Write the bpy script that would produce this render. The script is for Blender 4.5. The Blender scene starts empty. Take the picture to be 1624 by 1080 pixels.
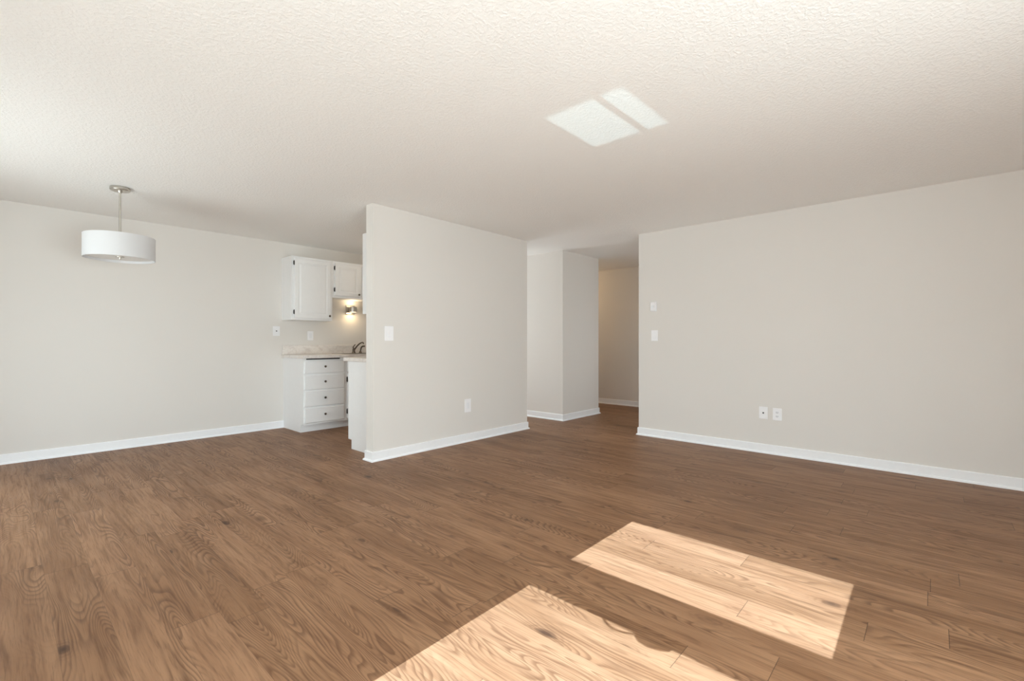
import bpy, bmesh, math, random
from mathutils import Vector, Matrix

S = bpy.context.scene
COL = S.collection
PI = math.pi
R = math.radians

# ------------------------------------------------------------------ camera
CAM_H = 1.1326
CEIL = 2.44
cam = bpy.data.cameras.new('camera')
cam.sensor_fit = 'HORIZONTAL'
cam.sensor_width = 36.0
cam.lens = 736.145 / 1624 * 36.0
cam.shift_y = 1.917 / 1624
cam.clip_start = 0.02
cam_o = bpy.data.objects.new('camera', cam)
COL.objects.link(cam_o)
cam_o.location = (0, 0, CAM_H)
cam_o.rotation_euler = (R(90), 0, -0.8331)
S.camera = cam_o

# ------------------------------------------------------------------ exposure
S.view_settings.view_transform = 'Standard'
S.view_settings.look = 'None'
S.view_settings.exposure = 0.0
S.view_settings.gamma = 1.0
S.view_settings.use_curve_mapping = False
S.cycles.use_denoising = True
S.cycles.max_bounces = 14
S.cycles.diffuse_bounces = 10
S.cycles.glossy_bounces = 5
S.cycles.transparent_max_bounces = 12
S.cycles.sample_clamp_indirect = 8.0
S.cycles.caustics_reflective = False
S.cycles.caustics_refractive = False

# ------------------------------------------------------------------ sky
SKY_STRENGTH = 2.4
w = bpy.data.worlds.new('sky')
S.world = w
w.use_nodes = True
nt = w.node_tree
nt.nodes.clear()
out = nt.nodes.new('ShaderNodeOutputWorld')
bg = nt.nodes.new('ShaderNodeBackground')
tc = nt.nodes.new('ShaderNodeTexCoord')
sx = nt.nodes.new('ShaderNodeSeparateXYZ')
mr = nt.nodes.new('ShaderNodeMapRange')
ramp = nt.nodes.new('ShaderNodeValToRGB')
mr.inputs[1].default_value = -1.0
mr.inputs[2].default_value = 1.0
e = ramp.color_ramp.elements
e[0].position = 0.0
e[0].color = (0.76, 0.72, 0.66, 1)          # sunlit ground below the horizon
e[1].position = 1.0
e[1].color = (0.62, 0.80, 1.0, 1)
n = ramp.color_ramp.elements.new(0.485)
n.color = (0.74, 0.70, 0.65, 1)
n = ramp.color_ramp.elements.new(0.515)
n.color = (0.88, 0.95, 1.0, 1)
nt.links.new(tc.outputs['Generated'], sx.inputs[0])
nt.links.new(sx.outputs[2], mr.inputs[0])
nt.links.new(mr.outputs[0], ramp.inputs[0])
nt.links.new(ramp.outputs[0], bg.inputs[0])
bg.inputs[1].default_value = SKY_STRENGTH
nt.links.new(bg.outputs[0], out.inputs[0])

# ------------------------------------------------------------------ sun
SUN_TAN = 0.608
SUN_DIR = Vector((1.0, 0.012, -SUN_TAN)).normalized()     # the way the light travels
sl = bpy.data.lights.new('sun', 'SUN')
sl.energy = 23.0
sl.angle = R(0.15)
sl.color = (0.81, 1.03, 1.32)
so = bpy.data.objects.new('sun', sl)
COL.objects.link(so)
so.rotation_euler = SUN_DIR.to_track_quat('-Z', 'Y').to_euler()
so.location = (-8, 0, 6)

WX = -0.75                                                 # window plane
# sun glint: added spot lamp for sunlight reflected up to the ceiling
# by something unseen; nodes mask the beam to the patch's outline
GD = Vector((1.0, -0.0105, SUN_TAN)).normalized()
GDIST = 20.0
gl = bpy.data.lights.new('sun_glint', 'SPOT')
gl.energy = 9500.0
gl.spot_size = R(4.0)
gl.spot_blend = 0.0
gl.shadow_soft_size = 0.008
gl.color = (0.62, 0.90, 1.0)
go = bpy.data.objects.new('sun_glint', gl)
COL.objects.link(go)
zaxis = -GD
xaxis = Vector((0, 1, 0))
xaxis = (xaxis - zaxis * xaxis.dot(zaxis)).normalized()
yaxis = zaxis.cross(xaxis)
M = Matrix((xaxis, yaxis, zaxis)).transposed().to_4x4()
M.translation = Vector((2.4075, 1.432, CEIL)) - GD * GDIST
go.matrix_world = M
gl.use_nodes = True
nt = gl.node_tree
nt.nodes.clear()
tc = nt.nodes.new('ShaderNodeTexCoord')
sx = nt.nodes.new('ShaderNodeSeparateXYZ')
nt.links.new(tc.outputs['Normal'], sx.inputs[0])


def beam_side(axis, half):
    d = nt.nodes.new('ShaderNodeMath')
    d.operation = 'DIVIDE'
    nt.links.new(sx.outputs[axis], d.inputs[0])
    nt.links.new(sx.outputs[2], d.inputs[1])
    a = nt.nodes.new('ShaderNodeMath')
    a.operation = 'ABSOLUTE'
    nt.links.new(d.outputs[0], a.inputs[0])
    m = nt.nodes.new('ShaderNodeMapRange')
    m.inputs[1].default_value = half - 0.0005
    m.inputs[2].default_value = half + 0.0005
    m.inputs[3].default_value = 1.0
    m.inputs[4].default_value = 0.0
    nt.links.new(a.outputs[0], m.inputs[0])
    return m.outputs[0]


em = nt.nodes.new('ShaderNodeEmission')
mu = nt.nodes.new('ShaderNodeMath')
mu.operation = 'MULTIPLY'
nt.links.new(beam_side(0, 0.5 * 0.505 / GDIST), mu.inputs[0])
nt.links.new(beam_side(1, 0.5 * 0.535 * GD.z / GDIST), mu.inputs[1])
nt.links.new(mu.outputs[0], em.inputs[1])
ou = nt.nodes.new('ShaderNodeOutputLight')
nt.links.new(em.outputs[0], ou.inputs[0])

# area lamps: sky light at the windows, plus added fill lamps
W1 = (0.235, 2.20, 0.10, 2.147)       # y0 y1 z0 z1 living-room window
W2 = (3.30, 5.20, 0.10, 1.95)       # dining-area slider
W3 = (-0.60, 1.70, 0.12, 1.55)      # x0 x1 z0 z1 unseen window added in the side wall for fill light
DAY = (0.88, 0.97, 1.03)


def day_or_fill(loc, rot, sx_, sy_, power):
    l = bpy.data.lights.new('window_or_fill_light', 'AREA')
    l.shape = 'RECTANGLE'
    l.size, l.size_y = sx_, sy_
    l.energy = power
    l.color = DAY
    o = bpy.data.objects.new('window_or_fill_light', l)
    COL.objects.link(o)
    o.location, o.rotation_euler = loc, rot


P1, P2, P3 = 12.0, 38.0, 210.0
day_or_fill((WX - 0.10, (W1[0] + W1[1]) / 2, (W1[2] + W1[3]) / 2), (0, R(-90), 0), W1[3] - W1[2], W1[1] - W1[0], P1)
day_or_fill((WX - 0.10, (W2[0] + W2[1]) / 2, (W2[2] + W2[3]) / 2), (0, R(-90), 0), W2[3] - W2[2], W2[1] - W2[0], P2)
day_or_fill(((W3[0] + W3[1]) / 2, -1.74, (W3[2] + W3[3]) / 2), (R(90), 0, 0), W3[1] - W3[0], W3[3] - W3[2], P3)  # fill through the added side window, for the centre wall


def point_light(name, loc, power, color, radius=0.05):
    l = bpy.data.lights.new(name, 'POINT')
    l.energy = power
    l.color = color
    l.shadow_soft_size = radius
    o = bpy.data.objects.new(name, l)
    COL.objects.link(o)
    o.location = loc
    return o


# lamp of the hallway round the corner
PH, PC, PK, PD = 9.0, 24.0, 5.0, 3.2
YR_ = 2.663
point_light('hall_lamp_light', (6.95, 5.35, 2.2), PH, (1.0, 0.72, 0.42), 0.09)
day_or_fill((4.99, 6.322, 1.15), (R(-90), 0, 0), 0.7, 1.9, PC)       # added fill lamp at the end of the side corridor
day_or_fill((6.2, YR_ + 0.012, 1.1), (R(90), 0, 0), 0.8, 1.9, PD)     # added fill lamp on the hall's right side
point_light('kitchen_fill_light', (3.75, 5.2, 2.25), PK, (1.0, 0.88, 0.72), 0.12)  # unseen lamp added to brighten the kitchen


# ------------------------------------------------------------------ materials
class NT:
    """small helper for building node graphs"""
    def __init__(self, m):
        m.use_nodes = True
        self.t = m.node_tree
        self.t.nodes.clear()

    def node(self, typ, **kw):
        n = self.t.nodes.new(typ)
        for k, v in kw.items():
            setattr(n, k, v)
        return n

    def link(self, a, b):
        self.t.links.new(a, b)

    def put(self, sock, v):
        if hasattr(v, 'is_output') or isinstance(v, bpy.types.NodeSocket):
            self.link(v, sock)
        else:
            sock.default_value = v

    def math(self, op, a, b=None, c=None):
        n = self.node('ShaderNodeMath', operation=op)
        self.put(n.inputs[0], a)
        if b is not None:
            self.put(n.inputs[1], b)
        if c is not None:
            self.put(n.inputs[2], c)
        return n.outputs[0]

    def comb(self, x, y, z):
        n = self.node('ShaderNodeCombineXYZ')
        for s, v in zip(n.inputs, (x, y, z)):
            self.put(s, v)
        return n.outputs[0]

    def noise(self, vec, scale, detail=2.0, rough=0.5, dist=0.0, dims='3D'):
        n = self.node('ShaderNodeTexNoise', noise_dimensions=dims)
        self.put(n.inputs['Vector'], vec)
        n.inputs['Scale'].default_value = scale
        n.inputs['Detail'].default_value = detail
        n.inputs['Roughness'].default_value = rough
        n.inputs['Distortion'].default_value = dist
        return n.outputs[0]

    def white(self, vec):
        n = self.node('ShaderNodeTexWhiteNoise', noise_dimensions='3D')
        self.put(n.inputs['Vector'], vec)
        return n.outputs[0]

    def ramp(self, fac, stops):
        n = self.node('ShaderNodeValToRGB')
        self.put(n.inputs[0], fac)
        els = n.color_ramp.elements
        while len(els) > 1:
            els.remove(els[-1])
        els[0].position, els[0].color = stops[0][0], (*stops[0][1], 1)
        for p, c in stops[1:]:
            x = els.new(p)
            x.color = (*c, 1)
        return n.outputs[0]

    def mix(self, fac, a, b, blend='MIX'):
        n = self.node('ShaderNodeMix', data_type='RGBA', blend_type=blend)
        self.put(n.inputs[0], fac)
        self.put(n.inputs[6], a)
        self.put(n.inputs[7], b)
        return n.outputs[2]

    def maprange(self, v, a, b, c, d, smooth=False):
        n = self.node('ShaderNodeMapRange')
        if smooth:
            n.interpolation_type = 'SMOOTHSTEP'
        for s, x in zip(n.inputs, (v, a, b, c, d)):
            self.put(s, x)
        return n.outputs[0]

    def bump(self, h, strength, dist):
        n = self.node('ShaderNodeBump')
        n.inputs['Strength'].default_value = strength
        n.inputs['Distance'].default_value = dist
        self.put(n.inputs['Height'], h)
        return n.outputs[0]

    def principled(self, color, rough, metallic=0.0, normal=None, spec=0.5):
        b = self.node('ShaderNodeBsdfPrincipled')
        self.put(b.inputs['Base Color'], color)
        self.put(b.inputs['Roughness'], rough)
        b.inputs['Metallic'].default_value = metallic
        b.inputs['Specular IOR Level'].default_value = spec
        if normal is not None:
            self.link(normal, b.inputs['Normal'])
        o = self.node('ShaderNodeOutputMaterial')
        self.link(b.outputs[0], o.inputs[0])
        return b

    def pos(self):
        return self.node('ShaderNodeNewGeometry').outputs['Position']


def rgba(c):
    return (*c, 1)


def simple(name, color, rough=0.5, metallic=0.0, spec=0.5, var=0.02, scale=30.0):
    m = bpy.data.materials.new(name)
    g = NT(m)
    nz = g.noise(g.pos(), scale, 3)
    c = g.mix(nz, rgba([x * (1 - var) for x in color]), rgba([min(1, x * (1 + var)) for x in color]))
    g.principled(c, rough, metallic, None, spec)
    return m


def painted_wall(name, color, scale, strength, dist, rough=0.85):
    m = bpy.data.materials.new(name)
    g = NT(m)
    p = g.pos()
    h = g.noise(p, scale, 4, 0.55)
    tint = g.noise(p, 1.3, 2)
    c = g.mix(tint, rgba([x * 0.985 for x in color]), rgba([x * 1.015 for x in color]))
    g.principled(c, rough, 0, g.bump(h, strength, dist), 0.3)
    return m


def ceiling_mat():
    m = bpy.data.materials.new('textured_ceiling_paint')
    g = NT(m)
    p = g.pos()
    a = g.noise(p, 62, 3, 0.6)
    b = g.noise(p, 140, 2, 0.5)
    h = g.math('ADD', g.maprange(a, 0.42, 0.62, 0, 1, True), g.math('MULTIPLY', b, 0.4))
    c = g.mix(a, rgba((0.895, 0.885, 0.865)), rgba((0.915, 0.905, 0.885)))
    g.principled(c, 0.9, 0, g.bump(h, 0.42, 0.003), 0.2)
    return m


def floor_mat():
    m = bpy.data.materials.new('oak_plank_floor')
    g = NT(m)
    W, L, X0 = 0.158, 1.22, 1.088
    sp = g.node('ShaderNodeSeparateXYZ')
    g.link(g.pos(), sp.inputs[0])
    x, y = sp.outputs[0], sp.outputs[1]
    u = g.math('DIVIDE', g.math('SUBTRACT', x, X0), W)
    row = g.math('FLOOR', u)
    fu = g.math('FRACT', u)
    off = g.white(g.comb(row, 3.7, 1.3))
    v = g.math('ADD', g.math('DIVIDE', y, L), off)
    colm = g.math('FLOOR', v)
    fv = g.math('FRACT', v)
    rnd = g.white(g.comb(row, colm, 7.1))
    rnd2 = g.white(g.comb(row, colm, 19.4))
    # seams
    eu = g.math('MULTIPLY', g.math('MINIMUM', fu, g.math('SUBTRACT', 1.0, fu)), W)
    ev = g.math('MULTIPLY', g.math('MINIMUM', fv, g.math('SUBTRACT', 1.0, fv)), L)
    seam_u = g.maprange(eu, 0.0003, 0.0012, 1, 0)
    seam_v = g.maprange(ev, 0.0005, 0.0016, 1, 0)
    seam = g.math('MAXIMUM', g.math('MULTIPLY', seam_u, 0.35), g.math('MULTIPLY', seam_v, 0.75))
    # plank local grain space
    sx = g.math('ADD', x, g.math('MULTIPLY', rnd, 31.0))
    sy = g.math('ADD', y, g.math('MULTIPLY', rnd2, 57.0))
    # slow wobble so that streaks are not ruler straight
    wob = g.noise(g.comb(g.math('MULTIPLY', sx, 3.0), g.math('MULTIPLY', sy, 2.2), rnd), 1.0, 2)
    sxw = g.math('ADD', sx, g.math('MULTIPLY', wob, 0.035))
    # cathedral figure: contour lines of a stretched noise field
    f1 = g.noise(g.comb(g.math('MULTIPLY', sxw, 7.5), g.math('MULTIPLY', sy, 0.95), g.math('MULTIPLY', rnd, 9.0)), 1.0, 1.0, 0.35, 0.2)
    ringf = g.math('FRACT', g.math('MULTIPLY', f1, 34.0))
    ring = g.math('MULTIPLY', g.maprange(ringf, 0.30, 0.85, 0, 1, True), g.maprange(ringf, 0.87, 1.0, 1, 0, True))
    figure = g.maprange(g.noise(g.comb(g.math('MULTIPLY', sx, 4.0), g.math('MULTIPLY', sy, 0.8), 4.0), 1.0, 1), 0.42, 0.58, 0.15, 1.0, True)
    # fine pores: short dark dashes along the grain
    pores = g.noise(g.comb(g.math('MULTIPLY', sxw, 165.0), g.math('MULTIPLY', sy, 5.5), 0.0), 1.0, 3, 0.65)
    pore = g.maprange(pores, 0.50, 0.68, 0, 1, True)
    streak = g.noise(g.comb(g.math('MULTIPLY', sxw, 48.0), g.math('MULTIPLY', sy, 2.0), 2.0), 1.0, 4, 0.6)
    broad = g.noise(g.comb(g.math('MULTIPLY', sx, 10.0), g.math('MULTIPLY', sy, 1.6), 6.0), 1.0, 2)
    # knots, most of them drawn out along the board
    kv = g.node('ShaderNodeTexVoronoi', feature='F1')
    kx = g.math('ADD', g.math('MULTIPLY', sxw, 5.6), g.math('MULTIPLY', g.math('SUBTRACT', broad, 0.5), 0.25))
    g.put(kv.inputs['Vector'], g.comb(kx, g.math('MULTIPLY', sy, 2.6), 0.0))
    kv.inputs['Scale'].default_value = 1.0
    kcs = g.node('ShaderNodeSeparateColor')
    g.link(kv.outputs['Color'], kcs.inputs[0])
    pick = g.math('GREATER_THAN', kcs.outputs[0], 0.48)
    size = g.maprange(kcs.outputs[1], 0, 1, 0.5, 1.35)
    kd = g.math('DIVIDE', g.math('ADD', kv.outputs['Distance'], g.math('MULTIPLY', g.math('SUBTRACT', streak, 0.5), 0.16)), size)
    knot = g.math('MULTIPLY', g.maprange(kd, 0.02, 0.125, 1, 0, True), pick)
    halo = g.math('MULTIPLY', g.maprange(kd, 0.04, 0.30, 1, 0, True), pick)
    kring = g.math('MULTIPLY', g.maprange(g.math('SINE', g.math('MULTIPLY', kd, 95.0)), -0.2, 0.9, 0, 1, True), halo)
    # colour
    base = g.ramp(rnd, [(0.0, (0.226, 0.114, 0.055)), (0.5, (0.266, 0.137, 0.069)), (1.0, (0.312, 0.166, 0.088))])
    dark = rgba((0.100, 0.044, 0.020))
    light = rgba((0.42, 0.240, 0.132))
    c = g.mix(g.maprange(broad, 0.38, 0.70, 0.0, 0.50), base, light)
    c = g.mix(g.maprange(streak, 0.45, 0.72, 0.0, 0.50, True), c, dark)
    c = g.mix(g.math('MULTIPLY', g.math('MULTIPLY', ring, figure), 0.60), c, dark)
    c = g.mix(g.math('MULTIPLY', pore, 0.42), c, dark)
    c = g.mix(g.math('MULTIPLY', halo, 0.28), c, dark)
    c = g.mix(g.math('MULTIPLY', kring, 0.40), c, dark)
    c = g.mix(g.math('MULTIPLY', knot, 0.85), c, rgba((0.045, 0.022, 0.013)))
    c = g.mix(seam, c, rgba((0.04, 0.022, 0.014)))
    h = g.math('SUBTRACT', g.math('MULTIPLY', pore, -0.3), g.math('MULTIPLY', seam, 1.0))
    rough = g.maprange(streak, 0.3, 0.7, 0.40, 0.52)
    g.principled(c, rough, 0, g.bump(h, 0.25, 0.0012), 0.22)
    return m


def counter_mat():
    m = bpy.data.materials.new('beige_stone_laminate')
    g = NT(m)
    p = g.pos()
    a = g.noise(p, 9, 6, 0.65, 1.2)
    b = g.noise(p, 60, 4, 0.6)
    c = g.ramp(a, [(0.30, (0.66, 0.60, 0.56)), (0.48, (0.78, 0.73, 0.69)), (0.60, (0.83, 0.79, 0.75)), (0.75, (0.72, 0.66, 0.62))])
    c = g.mix(g.maprange(b, 0.5, 0.75, 0, 0.30), c, rgba((0.58, 0.52, 0.48)))
    g.principled(c, 0.32, 0, None, 0.5)
    return m


def brushed(name, color, rough):
    m = bpy.data.materials.new(name)
    g = NT(m)
    sp = g.node('ShaderNodeSeparateXYZ')
    g.link(g.pos(), sp.inputs[0])
    nz = g.noise(g.comb(g.math('MULTIPLY', sp.outputs[0], 40), g.math('MULTIPLY', sp.outputs[1], 40), g.math('MULTIPLY', sp.outputs[2], 900)), 1.0, 2)
    r = g.maprange(nz, 0.3, 0.7, rough * 0.8, rough * 1.25)
    g.principled(rgba(color), r, 1.0)
    return m


def fabric_mat():
    m = bpy.data.materials.new('white_linen_shade')
    g = NT(m)
    sp = g.node('ShaderNodeSeparateXYZ')
    g.link(g.pos(), sp.inputs[0])
    h = g.noise(g.comb(g.math('MULTIPLY', sp.outputs[0], 300), g.math('MULTIPLY', sp.outputs[1], 300), g.math('MULTIPLY', sp.outputs[2], 900)), 1.0, 2)
    d = g.node('ShaderNodeBsdfDiffuse')
    d.inputs[0].default_value = (0.86, 0.865, 0.88, 1)
    g.link(g.bump(h, 0.1, 0.001), d.inputs['Normal'])
    t = g.node('ShaderNodeBsdfTranslucent')
    t.inputs[0].default_value = (0.80, 0.80, 0.80, 1)
    mx = g.node('ShaderNodeMixShader')
    mx.inputs[0].default_value = 0.38
    g.link(d.outputs[0], mx.inputs[1])
    g.link(t.outputs[0], mx.inputs[2])
    o = g.node('ShaderNodeOutputMaterial')
    g.link(mx.outputs[0], o.inputs[0])
    return m


def glass_mat():
    m = bpy.data.materials.new('window_glass')
    g = NT(m)
    t = g.node('ShaderNodeBsdfTransparent')
    t.inputs[0].default_value = (0.95, 0.97, 0.96, 1)
    gl = g.node('ShaderNodeBsdfGlossy')
    gl.inputs['Roughness'].default_value = 0.02
    mx = g.node('ShaderNodeMixShader')
    mx.inputs[0].default_value = 0.05
    g.link(t.outputs[0], mx.inputs[1])
    g.link(gl.outputs[0], mx.inputs[2])
    o = g.node('ShaderNodeOutputMaterial')
    g.link(mx.outputs[0], o.inputs[0])
    return m


def emit_mat(name, color, strength):
    m = bpy.data.materials.new(name)
    g = NT(m)
    em = g.node('ShaderNodeEmission')
    em.inputs[0].default_value = rgba(color)
    em.inputs[1].default_value = strength
    o = g.node('ShaderNodeOutputMaterial')
    g.link(em.outputs[0], o.inputs[0])
    return m


WALL = painted_wall('warm_greige_wall_paint', (0.745, 0.718, 0.685), 110, 0.10, 0.002)
CEILM = ceiling_mat()
FLOORM = floor_mat()
TRIM = simple('white_semigloss_trim', (0.89, 0.905, 0.93), 0.38)
CAB = simple('white_cabinet_paint', (0.86, 0.865, 0.87), 0.42)
PLATE = simple('white_plastic', (0.89, 0.89, 0.91), 0.4)
PLATE2 = simple('white_plastic_insert', (0.82, 0.83, 0.86), 0.35)
HOLE = simple('dark_slot', (0.03, 0.03, 0.035), 0.6)
BLACK = simple('black_hinge_metal', (0.035, 0.03, 0.028), 0.45, 0.6)
BRONZE = brushed('dark_bronze_metal', (0.16, 0.13, 0.105), 0.3)
NICKEL = brushed('brushed_nickel', (0.60, 0.57, 0.52), 0.32)
STEEL = brushed('stainless_steel', (0.50, 0.48, 0.45), 0.3)
COUNTER = counter_mat()
SHADE = fabric_mat()
DIFFUSER = simple('frosted_diffuser', (0.78, 0.76, 0.73), 0.5)
GLASS = glass_mat()
GLOW = emit_mat('lit_frosted_glass', (1.0, 0.84, 0.62), 4.0)
STUCCO = simple('pale_stucco', (0.62, 0.57, 0.50), 0.9)


# ------------------------------------------------------------------ mesh helpers
class MB:
    def __init__(self):
        self.bm = bmesh.new()

    def box(self, x0, x1, y0, y1, z0, z1, bev=0.0, seg=2):
        xs, ys, zs = sorted((x0, x1)), sorted((y0, y1)), sorted((z0, z1))
        v = [self.bm.verts.new((xs[i], ys[j], zs[k])) for i in (0, 1) for j in (0, 1) for k in (0, 1)]
        f = [(0, 1, 3, 2), (4, 6, 7, 5), (0, 4, 5, 1), (2, 3, 7, 6), (0, 2, 6, 4), (1, 5, 7, 3)]
        fs = [self.bm.faces.new([v[i] for i in q]) for q in f]
        if bev > 0:
            es = list({e for q in fs for e in q.edges})
            bmesh.ops.bevel(self.bm, geom=es, offset=bev, segments=seg, profile=0.5, affect='EDGES')
        return self

    def lathe(self, prof, center=(0, 0, 0), axis='Z', seg=40, closed=False):
        """prof: list of (radius, height along the axis)"""
        cx, cy, cz = center

        def P(r, h, a):
            c, s = r * math.cos(a), r * math.sin(a)
            if axis == 'Z':
                return (cx + c, cy + s, cz + h)
            if axis == 'Y':
                return (cx + c, cy + h, cz + s)
            return (cx + h, cy + c, cz + s)
        rings = []
        for r, h in prof:
            if r < 1e-6:
                rings.append([self.bm.verts.new(P(0, h, 0))])
            else:
                rings.append([self.bm.verts.new(P(r, h, 2 * PI * i / seg)) for i in range(seg)])
        pairs = list(zip(rings, rings[1:]))
        if closed:
            pairs.append((rings[-1], rings[0]))
        for a, b in pairs:
            for i in range(seg):
                j = (i + 1) % seg
                if len(a) == 1 and len(b) == 1:
                    continue
                if len(a) == 1:
                    self.bm.faces.new((a[0], b[i], b[j]))
                elif len(b) == 1:
                    self.bm.faces.new((a[i], a[j], b[0]))
                else:
                    self.bm.faces.new((a[i], a[j], b[j], b[i]))
        return self

    def tube(self, pts, radii, seg=14):
        pts = [Vector(p) for p in pts]
        rings = []
        up = Vector((0.3, 0.2, 1)).normalized()
        for i, p in enumerate(pts):
            t = (pts[min(i + 1, len(pts) - 1)] - pts[max(i - 1, 0)]).normalized()
            a = t.cross(up)
            if a.length < 1e-3:
                a = t.cross(Vector((1, 0, 0)))
            a.normalize()
            b = t.cross(a).normalized()
            r = radii[i] if isinstance(radii, (list, tuple)) else radii
            rings.append([self.bm.verts.new(p + (a * math.cos(2 * PI * k / seg) + b * math.sin(2 * PI * k / seg)) * r) for k in range(seg)])
        for a, b in zip(rings, rings[1:]):
            for k in range(seg):
                j = (k + 1) % seg
                self.bm.faces.new((a[k], a[j], b[j], b[k]))
        self.bm.faces.new(rings[0])
        self.bm.faces.new(list(reversed(rings[-1])))
        return self

    def sweep(self, path, prof):
        """mitred moulding: path of xy points, room on the LEFT of the walking
        direction; prof: closed outline of (distance from wall, z)"""
        pts = [Vector(p) for p in path]
        rings = []
        for i, p in enumerate(pts):
            d0 = (p - pts[i - 1]).normalized() if i > 0 else None
            d1 = (pts[i + 1] - p).normalized() if i < len(pts) - 1 else None
            n0 = Vector((-d0.y, d0.x)) if d0 else None
            n1 = Vector((-d1.y, d1.x)) if d1 else None
            if n0 is None:
                mtr = n1
            elif n1 is None:
                mtr = n0
            else:
                mtr = (n0 + n1) / (1 + n0.dot(n1))
            rings.append([self.bm.verts.new((p.x + mtr.x * d, p.y + mtr.y * d, z)) for d, z in prof])
        m = len(prof)
        for a, b in zip(rings, rings[1:]):
            for k in range(m):
                j = (k + 1) % m
                self.bm.faces.new((a[k], a[j], b[j], b[k]))
        self.bm.faces.new(rings[0])
        self.bm.faces.new(list(reversed(rings[-1])))
        return self

    def build(self, name, mat, parent=None, smooth=False, origin=None):
        bm = self.bm
        bmesh.ops.recalc_face_normals(bm, faces=bm.faces)
        if origin is None and parent is None:
            origin = (0, 0, 0)
        off = Vector(origin) if origin is not None else Vector(parent['_o'] if '_o' in parent.keys() else (0, 0, 0))
        bmesh.ops.translate(bm, verts=bm.verts, vec=-off)
        me = bpy.data.meshes.new(name)
        bm.to_mesh(me)
        bm.free()
        me.materials.append(mat)
        if smooth:
            for p in me.polygons:
                p.use_smooth = True
            try:
                me.set_sharp_from_angle(angle=R(35))
            except Exception:
                pass
        o = bpy.data.objects.new(name, me)
        COL.objects.link(o)
        if parent is None:
            o.location = off
        else:
            o.parent = parent
            po = Vector(ORG[parent.name])
            o.location = off - po
        ORG[o.name] = tuple(off)
        return o


ORG = {}


def empty(name, loc, label, cat, group=None):
    o = bpy.data.objects.new(name, None)
    o.empty_display_size = 0.05
    COL.objects.link(o)
    o.location = loc
    ORG[o.name] = tuple(loc)
    return tag(o, label, cat, group)


def tag(o, label, cat, group=None):
    o['label'] = label
    o['category'] = cat
    if group:
        o['group'] = group
    return o


def struct(o):
    o['kind'] = 'structure'
    return o


def part(mb, name, mat, parent, smooth=False):
    return mb.build(name, mat, parent, smooth, origin=ORG[parent.name])


# ------------------------------------------------------------------ setting
XW, XE = -0.70, 7.45                 # window wall face, hall end wall face
YS, YL = -1.6, 6.364                # right-hand side wall face, left wall face
YC0, YC1 = 3.915, 4.03               # wall between living room and kitchen
XC0, XC1 = 2.355, 4.60
XR, YR = 5.228, 2.663                # right wall face and its end
BX0, BX1, BY0 = 5.39, 6.345, 3.92    # boxed-out block in the corridor

struct(MB().box(-0.86, 7.6, -1.75, 6.52, -0.1, 0).build('floor', FLOORM))
struct(MB().box(-0.86, 7.6, -1.75, 6.52, CEIL, CEIL + 0.12).build('ceiling', CEILM))
struct(MB().box(-0.86, 7.6, YL, 6.52, 0, CEIL).build('wall_left', WALL))
struct(MB().box(XC0, XC1, YC0, YC1, 0, CEIL).build('wall_center', WALL))
struct(MB().box(XC1 - 0.115, XC1, YC1, YL, 0, CEIL).build('wall_kitchen_end', WALL))
struct(MB().box(XR, XE, YS, YR, 0, CEIL).build('wall_right', WALL))
struct(MB().box(BX0, BX1, BY0, YL, 0, CEIL).build('wall_corridor', WALL))
struct(MB().box(XE, 7.6, -1.75, YL, 0, CEIL).build('wall_hall_end', WALL))
ms = MB()
ms.box(-0.86, W3[0], -1.75, YS, 0, CEIL)
ms.box(W3[1], XE, -1.75, YS, 0, CEIL)
ms.box(W3[0], W3[1], -1.75, YS, 0, W3[2])
ms.box(W3[0], W3[1], -1.75, YS, W3[3], CEIL)
struct(ms.build('wall_side', WALL))
# window wall with two openings
mw = MB()
ys = [YS, W1[0], W1[1], W2[0], W2[1], YL]
for a, b in ((ys[0], ys[1]), (ys[2], ys[3]), (ys[4], ys[5])):
    mw.box(-0.86, XW, a, b, 0, CEIL)
for (y0, y1, z0, z1) in (W1, W2):
    mw.box(-0.86, XW, y0, y1, 0, z0)
    mw.box(-0.86, XW, y0, y1, z1, CEIL)
struct(mw.build('wall_window', WALL))

# unseen wall added to block the sun at the dining-area window
struct(MB().box(-15, -14, 1.225, 9.0, -3, 10.6).build('sun_blocker_wall', STUCCO))

# windows (behind the camera)
wf = MB()
wf.box(WX - .03, WX + .03, W1[0] - .02, W1[0], W1[2], W1[3])
wf.box(WX - .03, WX + .03, 1.365, 1.402, W1[2], W1[3])           # mullion
wf.box(WX - .03, WX + .03, W1[1], W1[1] + .02, W1[2], W1[3])
wf.box(WX - .006, WX + .006, W1[0], 1.365, 1.466, 1.664)          # broad rail
wf.box(WX - .006, WX + .006, 1.402, W1[1], 1.466, 1.664)
win1 = struct(wf.build('window_1', TRIM))
MB().box(WX - .002, WX + .002, W1[0], W1[1], W1[2], W1[3]).build('pane', GLASS, win1, origin=(0, 0, 0))
# unseen loop and bulge added at the rail to notch the sun patch
lv = MB()
pts = []
for i in range(13):
    t = i / 12
    pts.append((WX + .012, 0.985 - 0.155 * t, 1.463 - 0.021 * math.sin(PI * min(1, t * 1.02)) - 0.012 * t))
lv.tube(pts, 0.0035, 8)
lv.build('lever', BLACK, win1, True, origin=(0, 0, 0))  # added loop, shaped only for its shadow
kn = MB()
kn.lathe([(0.0, -0.075), (0.012, -0.07), (0.021, -0.045), (0.027, 0.0), (0.024, 0.04), (0.012, 0.068), (0, 0.075)], (WX, 0.757, 1.466), 'Y', 20)
kn.build('shadow_bulge', BLACK, win1, True, origin=(0, 0, 0))

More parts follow.
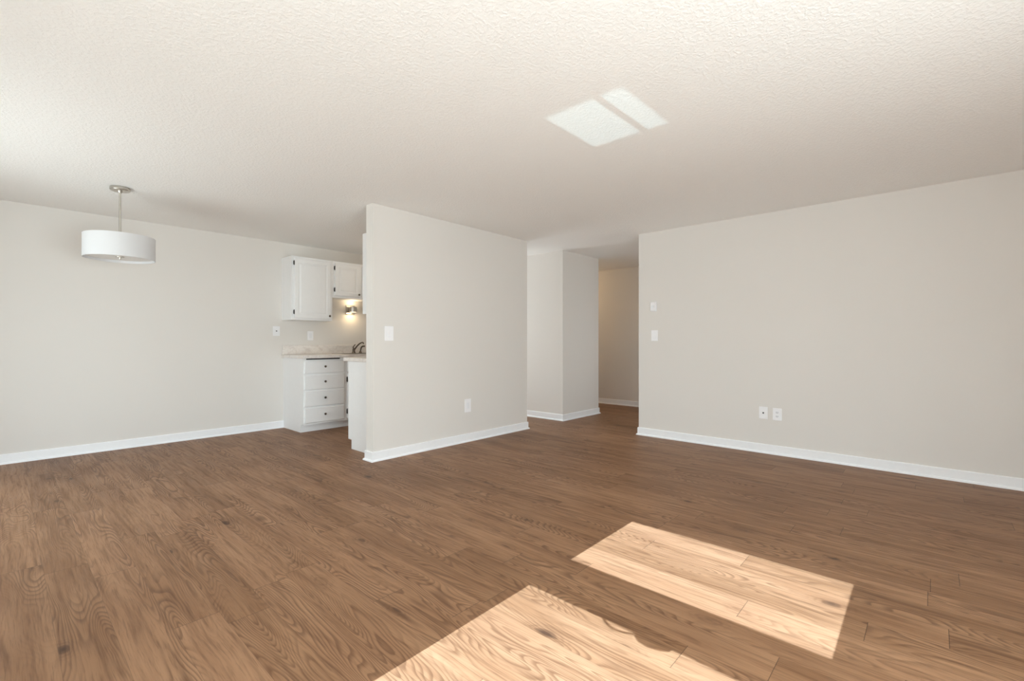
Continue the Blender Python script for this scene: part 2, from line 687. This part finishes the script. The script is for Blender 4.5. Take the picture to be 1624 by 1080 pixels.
wf = MB()
for yy in (W2[0] + .025, (W2[0] + W2[1]) / 2, W2[1] - .025):
    wf.box(WX - .03, WX + .03, yy - .025, yy + .025, W2[2], W2[3])
for zz in (W2[2] + .025, W2[3] - .025):
    wf.box(WX - .03, WX + .03, W2[0], W2[1], zz - .025, zz + .025)
win2 = struct(wf.build('window_2', TRIM))
MB().box(WX - .002, WX + .002, W2[0], W2[1], W2[2], W2[3]).build('pane', GLASS, win2, origin=(0, 0, 0))

wf = MB()  # side window added for fill light
for xx in (W3[0] + .025, (W3[0] + W3[1]) / 2, W3[1] - .025):
    wf.box(xx - .025, xx + .025, -1.69, -1.64, W3[2], W3[3])
for zz in (W3[2] + .025, W3[3] - .025):
    wf.box(W3[0], W3[1], -1.69, -1.64, zz - .025, zz + .025)
win3 = struct(wf.build('fill_window', TRIM))
MB().box(W3[0], W3[1], -1.668, -1.664, W3[2], W3[3]).build('pane', GLASS, win3, origin=(0, 0, 0))

# unseen frames and panes added on solid walls around the two fill lamps
def fill_lamp_door(n, x0, x1, y, sgn):
    f = MB()
    f.box(x0 - .06, x0 + .05, y, y + sgn * .03, 0.001, 2.05)
    f.box(x1 - .05, x1 + .06, y, y + sgn * .03, 0.001, 2.05)
    f.box(x0 + .05, x1 - .05, y, y + sgn * .03, 1.99, 2.05)
    f.box(x0 + .05, x1 - .05, y, y + sgn * .03, 0.001, 0.2)
    d_ = struct(f.build('added_door_%d' % n, TRIM))
    MB().box(x0 + .05, x1 - .05, y, y + sgn * .006, 0.2, 1.99).build('pane', DIFFUSER, d_, origin=(0, 0, 0))


fill_lamp_door(1, 4.70, 5.29, YL - .001, -1)
fill_lamp_door(2, 5.78, 6.62, YR + .001, 1)

# baseboards: flat board with eased top and a quarter-round shoe
BP = [(0, 0)]
for i in range(7):
    a = i / 6 * PI / 2
    BP.append((0.012 + 0.013 * math.cos(a), 0.004 + 0.015 * math.sin(a)))
BP[1:1] = [(0.025, 0)]
BP += [(0.012, 0.085), (0.010, 0.090), (0.006, 0.092), (0, 0.092)]


def baseboard(side, path):
    struct(MB().sweep(path, BP).build('baseboard_' + side, TRIM))


baseboard('left', [(2.506, YL), (XW, YL)])
baseboard('center', [(XC1, YL - .04), (XC1, YC0), (XC0, YC0), (XC0, YC1), (2.455, YC1)][::1])
baseboard('right', [(XR, YS), (XR, YR), (5.70, YR)])
baseboard('corridor', [(BX1, YL), (BX1, BY0), (BX0, BY0), (BX0, YL - .04)])
baseboard('hall_end', [(XE, YR), (XE, YL)])

# ------------------------------------------------------------------ pendant lamp
PX, PY = 0.678, 5.112
pend = empty('pendant_lamp', (PX, PY, CEIL), 'pendant lamp with white drum shade hanging from the ceiling on a nickel rod', 'lamp')
part(MB().lathe([(0, 0), (0.067, 0), (0.069, -0.004), (0.069, -0.022), (0.065, -0.027), (0.02, -0.029), (0.013, -0.045), (0, -0.045)], (PX, PY, CEIL), 'Z', 48), 'canopy', NICKEL, pend, True)
part(MB().lathe([(0, -0.04), (0.0078, -0.04), (0.0078, -0.56), (0, -0.56)], (PX, PY, CEIL), 'Z', 20), 'rod', NICKEL, pend, True)
ZB, ZT, RS = 1.833, 2.023, 0.2395
shade = part(MB().lathe([(RS, ZB), (RS, ZT), (RS - .003, ZT), (RS - .003, ZB)], (PX, PY, 0), 'Z', 96, closed=True), 'lamp_shade', SHADE, pend, True)
MB().lathe([(RS + .001, ZB - .001), (RS + .001, ZB + .006), (RS - .005, ZB + .006), (RS - .005, ZB - .001)], (PX, PY, 0), 'Z', 96, closed=True).build('shade_trim', SHADE, shade, True, origin=ORG[shade.name])
part(MB().lathe([(0, ZB + .024), (RS - .006, ZB + .024), (RS - .006, ZB + .020), (0, ZB + .020)], (PX, PY, 0), 'Z', 96), 'diffuser', DIFFUSER, pend, True)
part(MB().lathe([(0, ZB + .020), (0.030, ZB + .020), (0.029, ZB + .016), (0.009, ZB + .013), (0.007, ZB + .002), (0.004, ZB - .004), (0, ZB - .006)], (PX, PY, 0), 'Z', 28), 'finial', NICKEL, pend, True)
sp = MB()
for k in range(3):
    a = k * 2 * PI / 3 + .4
    sp.tube([(PX, PY, 1.90), (PX + (RS - .004) * math.cos(a), PY + (RS - .004) * math.sin(a), 1.90)], 0.003, 8)
part(sp, 'spider_frame', NICKEL, pend, True)


# ------------------------------------------------------------------ cabinet pieces
def panel_door(mb, a0, a1, z0, z1, face, thick, sgn, rail=0.055, raised=True):
    """raised-panel door in the x/z plane; 'face' is the outer y, sgn the way it faces (-1 = towards -y)"""
    back = face - sgn * thick
    inner = face - sgn * 0.006

    def strip(x0, x1, q0, q1):
        mb.box(x0, x1, face, back, q0, q1)
    bm = mb.bm
    # nested rectangles, from rim to raised field: (inset, y)
    steps = [(0.0, back), (0.0, face - sgn * 0.004), (0.004, face), (rail, face), (rail + 0.006, inner), (rail + 0.014, inner), (rail + 0.034, face - sgn * 0.0012)]
    if not raised:
        steps = steps[:3]
    rings = []
    for ins, yy in steps:
        rings.append([bm.verts.new(p) for p in ((a0 + ins, yy, z0 + ins), (a1 - ins, yy, z0 + ins), (a1 - ins, yy, z1 - ins), (a0 + ins, yy, z1 - ins))])
    for r0, r1 in zip(rings, rings[1:]):
        for k in range(4):
            j = (k + 1) % 4
            bm.faces.new((r0[k], r0[j], r1[j], r1[k]))
    bm.faces.new(rings[0])
    bm.faces.new(rings[-1])
    return mb


def knob(parent, x, y, z, sgn):
    s = sgn
    mb = MB().lathe([(0, 0), (0.006, 0), (0.0045, s * .008), (0.0055, s * .014), (0.013, s * .017), (0.0145, s * .022), (0.011, s * .028), (0, s * .030)], (x, y, z), 'Y', 20)
    return mb.build('knob', BRONZE, parent, True, origin=ORG[parent.name])


def hinge(parent, x, y, z, sgn, hgt=0.05):
    mb = MB()
    mb.lathe([(0, -hgt / 2), (0.005, -hgt / 2), (0.005, hgt / 2), (0, hgt / 2)], (x, y + sgn * .006, z), 'Z', 12)
    mb.lathe([(0, hgt / 2), (0.003, hgt / 2), (0.0045, hgt / 2 + .004), (0, hgt / 2 + .008)], (x, y + sgn * .006, z), 'Z', 12)
    mb.lathe([(0, -hgt / 2 - .008), (0.0045, -hgt / 2 - .004), (0.003, -hgt / 2), (0, -hgt / 2)], (x, y + sgn * .006, z), 'Z', 12)
    mb.box(x - .010, x + .002, y, y + sgn * .002, z - hgt / 2, z + hgt / 2)
    return mb.build('hinge', BLACK, parent, True, origin=ORG[parent.name])


def carcass(mb, x0, x1, yb, yf, z0, z1, stile=0.03, rails=(), t=0.018):
    """open box with a face frame at yf; rails are (z0,z1) bars across the front"""
    s = 1 if yf > yb else -1
    mb.box(x0, x0 + t, yb, yf, z0, z1)
    mb.box(x1 - t, x1, yb, yf, z0, z1)
    mb.box(x0 + t, x1 - t, yb, yb + s * .008, z0, z1)
    mb.box(x0 + t, x1 - t, yb + s * .008, yf, z0, z0 + t)
    mb.box(x0 + t, x1 - t, yb + s * .008, yf, z1 - t, z1)
    mb.box(x0 + t, x0 + stile, yf - s * .018, yf, z0 + t, z1 - t)
    mb.box(x1 - stile, x1 - t, yf - s * .018, yf, z0 + t, z1 - t)
    for a, b in rails:
        mb.box(x0 + stile, x1 - stile, yf - s * .018, yf, a, b)
    return mb


G = 0.001
# --- tall wall cabinet on the left wall
UF = 6.068                                  # face frame front
c = empty('wall_cabinet', (2.49, YL, 1.415), 'tall white wall cabinet with one raised panel door, above the left end of the countertop', 'cabinet')
part(carcass(MB(), 2.49, 3.034, YL - G, UF, 1.415, 2.235, 0.034, [(1.433, 1.45), (2.195, 2.217)]), 'body', CAB, c)
d = part(panel_door(MB(), 2.524, 3.006, 1.438, 2.207, UF - .020, .019, -1, 0.05), 'door', CAB, c)
hinge(d, 2.521, UF - .008, 2.145, -1)
hinge(d, 2.521, UF - .008, 1.515, -1)
knob(d, 2.982, UF - .020, 1.478, -1)
# --- short wall cabinet over the sink
c = empty('wall_cabinet', (3.036, YL, 1.735), 'short white wall cabinet above the lit sconce, beside the tall cabinet', 'cabinet')
part(carcass(MB(), 3.036, 3.90, YL - G, UF, 1.735, 2.235, 0.034, [(1.753, 1.775), (2.195, 2.217)]).box(3.425, 3.493, UF + .0185, UF + .001, 1.776, 2.194), 'body', CAB, c)
d = part(panel_door(MB(), 3.068, 3.440, 1.765, 2.205, UF - .020, .019, -1, 0.05), 'door', CAB, c)
hinge(d, 3.065, UF - .008, 2.140, -1)
hinge(d, 3.065, UF - .008, 1.845, -1)
knob(d, 3.415, UF - .020, 1.797, -1)
d = part(panel_door(MB(), 3.478, 3.866, 1.765, 2.205, UF - .020, .019, -1, 0.05), 'door', CAB, c)
knob(d, 3.505, UF - .020, 1.797, -1)
# --- wall cabinet on the back of the dividing wall
c = empty('wall_cabinet', (2.49, YC1, 1.415), 'white wall cabinet seen edge-on behind the end of the dividing wall', 'cabinet')
part(carcass(MB(), 2.49, 3.25, YC1 + G, 4.330, 1.415, 2.235, 0.034, [(1.433, 1.45), (2.195, 2.217)]), 'body', CAB, c)
for x0, x1, kx in ((2.515, 2.866, 2.84), (2.876, 3.227, 2.90)):
    d = part(panel_door(MB(), x0, x1, 1.438, 2.207, 4.350, .019, 1, 0.05), 'door', CAB, c)
    knob(d, kx, 4.350, 1.478, 1)

# --- drawer base cabinet on the left wall
CT0, CT1 = 0.925, 0.963                    # countertop underside and top
BF = 5.752                                 # base face frame front
c = empty('drawer_cabinet', (2.505, YL, 0), 'white base cabinet with a stack of four drawers against the left wall', 'cabinet')
b = MB()
x0, x1 = 2.506, 3.058
b.box(x0, x0 + .018, YL - G, 5.835, 0, CT0 - G)
b.box(x0, x0 + .018, 5.835, BF, 0.098, CT0 - G)
b.box(x1 - .018, x1, YL - G, BF, 0.098, CT0 - G)
b.box(x0 + .018, x1 - .018, YL - G, YL - .01, 0.098, CT0 - G)
b.box(x0 + .018, x1 - .018, YL - .01, BF, 0.098, 0.116)
b.box(x0 + .018, x0 + .034, BF + .018, BF, 0.116, CT0 - G)
b.box(x1 - .034, x1 - .018, BF + .018, BF, 0.116, CT0 - G)
for a, q in ((0.116, 0.128), (0.292, 0.332), (0.505, 0.545), (0.704, 0.745), (0.882, 0.907)):
    b.box(x0 + .034, x1 - .034, BF + .018, BF, a, q)
b.box(x1 - .075, x1 - .034, BF + .018, BF, 0.907, CT0 - G)
part(b, 'body', CAB, c)
part(MB().box(x0 + .0345, x1 - .0755, BF + .012, BF + .005, 0.9075, CT0 - G), 'slot_dark_strip', HOLE, c)['label'] = 'dark strip in the slot under the countertop'  # near-black strip gives the slot its darkness
part(MB().box(x0 + .019, x1, 5.853, 5.835, 0, 0.097), 'toe_kick', CAB, c)
for z0, z1 in ((0.736, 0.891), (0.534, 0.713), (0.324, 0.515), (0.122, 0.301)):
    b = panel_door(MB(), 2.520, 3.030, z0, z1, BF - .020, .019, -1, 0.0, False)
    b.box(2.556, 3.008, BF + .001, 6.25, z0 + .03, z1 - .03)
    dr = part(b, 'drawer', CAB, c)
    knob(dr, 2.768, BF - .020, (z0 + z1) / 2 + .006, -1)

# --- sink base cabinet beside it
c = empty('sink_cabinet', (3.06, YL, 0), 'white sink base cabinet mostly hidden behind the right-hand cabinet, dark hinges showing', 'cabinet')
b = MB()
x0, x1 = 3.060, 3.86
b.box(x0, x0 + .018, YL - G, BF, 0.098, CT0 - G)
b.box(x1 - .018, x1, YL - G, BF, 0.098, CT0 - G)
b.box(x0 + .018, x1 - .018, YL - G, YL - .01, 0.098, CT0 - G)
b.box(x0 + .018, x1 - .018, YL - .01, BF, 0.098, 0.116)
b.box(x0 + .018, x0 + .034, BF + .018, BF, 0.116, CT0 - G)
b.box(x1 - .034, x1 - .018, BF + .018, BF, 0.116, CT0 - G)
b.box(x0 + .034, x1 - .034, BF + .018, BF, 0.704, 0.745)
b.box(x0 + .034, x1 - .034, BF + .018, BF, 0.882, CT0 - G)
part(b, 'body', CAB, c)
part(MB().box(x0, x1, 5.853, 5.835, 0, 0.097), 'toe_kick', CAB, c)
for a0, a1, kx in ((3.083, 3.455, 3.42), (3.465, 3.837, 3.50)):
    d = part(panel_door(MB(), a0, a1, 0.122, 0.713, BF - .020, .019, -1, 0.05), 'door', CAB, c)
    knob(d, kx, BF - .020, 0.66, -1)
    if a0 < 3.2:
        hinge(d, 3.080, BF - .006, 0.635, -1, 0.06)
        hinge(d, 3.080, BF - .006, 0.215, -1, 0.06)
    part(panel_door(MB(), a0, a1, 0.736, 0.891, BF - .020, .019, -1, 0.0, False), 'false_front', CAB, c)

# --- base cabinet on the back of the dividing wall
c = empty('base_cabinet', (2.49, YC1, 0), 'plain white end panel of the base cabinet beside the dividing wall', 'cabinet')
b = MB()
x0, x1 = 2.49, 3.25
PF = 4.622
b.box(x0, x0 + .018, YC1 + G, 4.556, 0, CT0 - G)
b.box(x0, x0 + .018, 4.556, PF, 0.098, CT0 - G)
b.box(x1 - .018, x1, YC1 + G, PF, 0.098, CT0 - G)
b.box(x0 + .018, x1 - .018, YC1 + G, YC1 + .01, 0.098, CT0 - G)
b.box(x0 + .018, x1 - .018, YC1 + .01, PF, 0.098, 0.116)
b.box(x0 + .018, x0 + .034, PF - .018, PF, 0.116, CT0 - G)
b.box(x1 - .034, x1 - .018, PF - .018, PF, 0.116, CT0 - G)
b.box(x0 + .034, x1 - .034, PF - .018, PF, 0.704, 0.745)
b.box(x0 + .034, x1 - .034, PF - .018, PF, 0.882, CT0 - G)
part(b, 'body', CAB, c)
part(MB().box(x0 + .019, x1, 4.538, 4.556, 0, 0.097), 'toe_kick', CAB, c)
for a0, a1, kx in ((2.512, 2.864, 2.83), (2.876, 3.228, 2.91)):
    d = part(panel_door(MB(), a0, a1, 0.122, 0.713, PF + .020, .019, 1, 0.05), 'door', CAB, c)
    knob(d, kx, PF + .020, 0.66, 1)
    dr = part(panel_door(MB(), a0, a1, 0.736, 0.891, PF + .020, .019, 1, 0.0, False), 'drawer', CAB, c)
    knob(dr, (a0 + a1) / 2, PF + .020, 0.815, 1)

# --- countertops
SX0, SX1, SY0, SY1 = 3.16, 3.74, 5.84, 6.16       # sink cut-out
ct = empty('countertop', (2.475, YL, CT0), 'mottled beige laminate countertop with backsplash along the left wall', 'countertop')
b = MB()
b.box(2.478, SX0, 5.705, YL - G, CT0, CT1, 0.005)
b.box(SX1, 4.48, 5.705, YL - G, CT0, CT1, 0.005)
b.box(SX0, SX1, 5.705, SY0, CT0, CT1)
b.box(SX0, SX1, SY1, YL - G, CT0, CT1)
part(b, 'slab', COUNTER, ct)
part(MB().box(2.49, 4.48, YL - .022, YL - G, CT1 + .0005, 1.085, 0.004), 'backsplash', COUNTER, ct)
ct2 = tag(MB().box(2.472, 3.27, YC1 + G, 4.700, CT0, CT1, 0.005).build('countertop', COUNTER, origin=(2.472, YC1, CT0)), 'pale countertop end on top of the plain white end panel', 'countertop')

# --- sink
sk = empty('kitchen_sink', (3.45, 6.0, CT1), 'stainless sink rim set into the left countertop', 'sink')
b = MB()
b.box(SX0 - .02, SX1 + .02, SY1, 6.30, CT1 + .0005, CT1 + .006)
b.box(SX0 - .02, SX1 + .02, SY0 - .02, SY0, CT1 + .0005, CT1 + .006)
b.box(SX0 - .02, SX0, SY0, SY1, CT1 + .0005, CT1 + .006)
b.box(SX1, SX1 + .02, SY0, SY1, CT1 + .0005, CT1 + .006)
part(b, 'rim', STEEL, sk)
b = MB()
e_ = .002
b.box(SX0 + e_, SX0 + .004, SY0 + e_, SY1 - e_, 0.79, CT1)
b.box(SX1 - .004, SX1 - e_, SY0 + e_, SY1 - e_, 0.79, CT1)
b.box(SX0 + .004, SX1 - .004, SY0 + e_, SY0 + .004, 0.79, CT1)
b.box(SX0 + .004, SX1 - .004, SY1 - .004, SY1 - e_, 0.79, CT1)
b.box(SX0 + e_, SX1 - e_, SY0 + e_, SY1 - e_, 0.787, 0.79)
part(b, 'basin', STEEL, sk)

# --- faucet
FX, FY, FZ = 3.437, 6.225, CT1 + .006
fa = empty('faucet', (FX, FY, FZ), 'dark metal single-lever kitchen faucet with a curved spout', 'faucet')
b = MB().lathe([(0, 0), (0.030, 0), (0.030, .006), (0.022, .012), (0.019, .03), (0.018, .055), (0.012, .066), (0, .068)], (FX, FY, FZ), 'Z', 24)
part(b, 'base', BRONZE, fa, True)
pts = []
for i in range(15):
    t = i / 14
    s = math.sin(t * PI / 2)
    pts.append((FX + 0.052 * t, FY - 0.165 * t, FZ + .035 + 0.118 * s))
pts.append((FX + .054, FY - .171, FZ + .149))
pts.append((FX + .055, FY - .174, FZ + .130))
part(MB().tube(pts, [0.012 - 0.0035 * min(1, i / 14) for i in range(len(pts))], 14), 'spout', BRONZE, fa, True)
part(MB().tube([(FX, FY, FZ + .060), (FX - .006, FY + .004, FZ + .085), (FX + .004, FY - .004, FZ + .105), (FX + .020, FY - .012, FZ + .125)], [0.013, 0.011, 0.0085, 0.0065], 12), 'handle', BRONZE, fa, True)
# --- side sprayer
QX, QY = 3.545, 6.23
spry = empty('sink_sprayer', (QX, QY, FZ), 'small dark side sprayer standing right of the faucet', 'sprayer')
part(MB().lathe([(0, 0), (0.023, 0), (0.022, .006), (0.016, .02), (0.012, .024), (0, .024)], (QX, QY, FZ), 'Z', 20), 'holder', BRONZE, spry, True)
part(MB().tube([(QX, QY, FZ + .02), (QX + .005, QY - .005, FZ + .055), (QX + .012, QY - .012, FZ + .085), (QX + .024, QY - .032, FZ + .098), (QX + .036, QY - .058, FZ + .098)], [0.010, 0.0105, 0.012, 0.0125, 0.011], 12), 'spray_head', BRONZE, spry, True)

# --- wall sconce under the short cabinet
CX_, CZ_ = 3.455, 1.600
sc = empty('wall_sconce', (CX_, YL, CZ_), 'lit nickel wall sconce under the short cabinet over the sink', 'lamp')
part(MB().box(CX_ - .068, CX_ + .068, YL - .014, YL - G, CZ_ - .068, CZ_ + .068, 0.004), 'wall_plate', NICKEL, sc)
SYC = YL - .085
part(MB().lathe([(0.054, -.036), (0.054, .036), (0.051, .036), (0.051, -.036)], (CX_, SYC, CZ_), 'Z', 40, closed=True), 'drum', NICKEL, sc, True)
part(MB().box(CX_ - .012, CX_ + .012, YL - .040, YL - .0145, CZ_ - .012, CZ_ + .012), 'arm', NICKEL, sc)
part(MB().lathe([(0, -.034), (0.0505, -.034), (0.0505, -.026), (0, -.026)], (CX_, SYC, CZ_), 'Z', 40), 'lower_lens', GLOW, sc, True)
part(MB().lathe([(0, .026), (0.0505, .026), (0.0505, .034), (0, .034)], (CX_, SYC, CZ_), 'Z', 40), 'upper_lens', GLOW, sc, True)
for dz, rx, pw in ((-.040, 0, 0.65), (.040, PI, 0.40)):
    al = bpy.data.lights.new('sconce_light', 'AREA')
    al.shape = 'DISK'
    al.size = 0.09
    al.energy = pw
    al.color = (1.0, 0.74, 0.42)
    ao = bpy.data.objects.new('sconce_light', al)
    COL.objects.link(ao)
    ao.location = (CX_, SYC, CZ_ + dz)
    ao.rotation_euler = (rx, 0, 0)


# ------------------------------------------------------------------ switches and outlets
def rounded_plate(mb, wd, ht, th):
    mb.box(-wd / 2, wd / 2, -th, 0, -ht / 2, ht / 2, min(0.003, th * .45), 2)


def wall_device(name, kind, loc, rotz, label, cat, wd=0.082, ht=0.124):
    """built facing -y at the origin, then turned to its wall"""
    o = empty(name, (0, 0, 0), label, cat)
    mb = MB()
    rounded_plate(mb, wd, ht, .006)
    part(mb, 'cover_plate', PLATE, o)
    scw = []
    if kind == 'rocker':
        mb = MB()
        mb.box(-.0175, .0175, -.0075, -.0061, -.0345, .0345, .0006)
        part(mb, 'insert', PLATE2, o)
        mb = MB()
        bm = mb.bm
        # rocker paddle, tilted: lower half stands proud
        pr = [(-.0076, .031), (-.0105, -.004), (-.0115, -.031), (-.0076, -.031)]
        vs = [[bm.verts.new((sx_, yy, zz)) for yy, zz in pr] for sx_ in (-.0145, .0145)]
        for k in range(4):
            j = (k + 1) % 4
            bm.faces.new((vs[0][k], vs[0][j], vs[1][j], vs[1][k]))
        bm.faces.new(vs[0])
        bm.faces.new(vs[1])
        part(mb, 'rocker', PLATE, o)
        scw = [-.048, .048]
    elif kind == 'coax':
        part(MB().lathe([(0, -.0061), (.0075, -.0061), (.0075, -.010), (.0055, -.0102), (.0055, -.019), (0, -.019)], (0, 0, 0), 'Y', 16), 'cable_jack', HOLE, o, True)
        scw = [-.03, .03]
    elif kind == 'duplex':
        for zz in (.0195, -.0195):
            rc = part(MB().box(-.0165, .0165, -.0085, -.0061, zz - .014, zz + .014, .004 * .5), 'receptacle', PLATE2, o)
            m2 = MB()
            m2.box(-.0085, -.006, -.0089, -.0086, zz - .003, zz + .006)
            m2.box(.006, .0085, -.0089, -.0086, zz - .002, zz + .005)
            m2.lathe([(0, -.0086), (.0025, -.0086), (.0025, -.0089), (0, -.0089)], (0, 0, zz - .008), 'Y', 12)
            m2.build('slots', HOLE, rc, origin=(0, 0, 0))
        scw = [0.0]
    elif kind == 'flat':
        rc = part(MB().box(-.0175, .0175, -.0085, -.0061, -.0345, .0345, .001), 'receptacle', PLATE2, o)
        m2 = MB()
        for zz in (.017, -.017):
            m2.box(-.0085, -.0065, -.0089, -.0086, zz - .003, zz + .006)
            m2.box(.0065, .0085, -.0089, -.0086, zz - .002, zz + .005)
            m2.lathe([(0, -.0086), (.0025, -.0086), (.0025, -.0089), (0, -.0089)], (0, 0, zz - .008), 'Y', 12)
        m2.build('slots', PLATE2, rc, origin=(0, 0, 0))
        scw = [-.048, .048]
    for zz in scw:
        part(MB().lathe([(0, -.0061), (.003, -.0061), (.0028, -.0068), (0, -.007)], (0, 0, zz), 'Y', 12), 'screw', PLATE2, o, True)
    o.location = loc
    o.rotation_euler = (0, 0, rotz)
    return o


RW = R(-90)      # faces -x
wall_device('cable_outlet', 'coax', (2.418, YL - G, 1.272), 0, 'white plate with a dark jack on the left wall, left of the tall wall cabinet', 'outlet', .088, .126)
wall_device('power_outlet', 'flat', (2.866, YL - G, 1.214), 0, 'white power outlet on the left wall between tall cabinet and countertop', 'outlet', .082, .126)
wall_device('light_switch', 'rocker', (2.530, YC0 - G, 1.212), 0, 'white rocker light switch near the end of the dividing wall', 'switch', .098, .142)
wall_device('power_outlet', 'flat', (3.558, YC0 - G, 0.409), 0, 'white power outlet low on the dividing wall above its baseboard', 'outlet', .096, .150)
wall_device('light_switch', 'rocker', (XR - G, 2.457, 1.205), RW, 'white rocker light switch on the right wall, below the thermostat', 'switch', .082, .128)
wall_device('cable_outlet', 'coax', (XR - G, 1.286, 0.408), RW, 'white plate with one dark jack low on the right wall, left of its neighbour outlet', 'outlet', .080, .122)
wall_device('power_outlet', 'duplex', (XR - G, 1.160, 0.405), RW, 'white two-socket power outlet low on the right wall, right of the jack plate', 'outlet', .080, .122)

# thermostat on the right wall
TY, TZ = 2.468, 1.548
th = empty('thermostat', (XR, TY, TZ), 'small white box thermostat on the right wall above the light switch', 'thermostat')
part(MB().box(XR - .006, XR - G, TY - .036, TY + .036, TZ - .056, TZ + .056, .002), 'back_plate', PLATE, th)
part(MB().box(XR - .030, XR - .0065, TY - .033, TY + .033, TZ - .052, TZ + .052, .006, 3), 'housing', PLATE, th)
part(MB().lathe([(0, -.0305), (.017, -.0305), (.016, -.038), (.012, -.040), (0, -.040)], (XR, TY, TZ + .004), 'X', 28), 'dial', PLATE2, th, True)
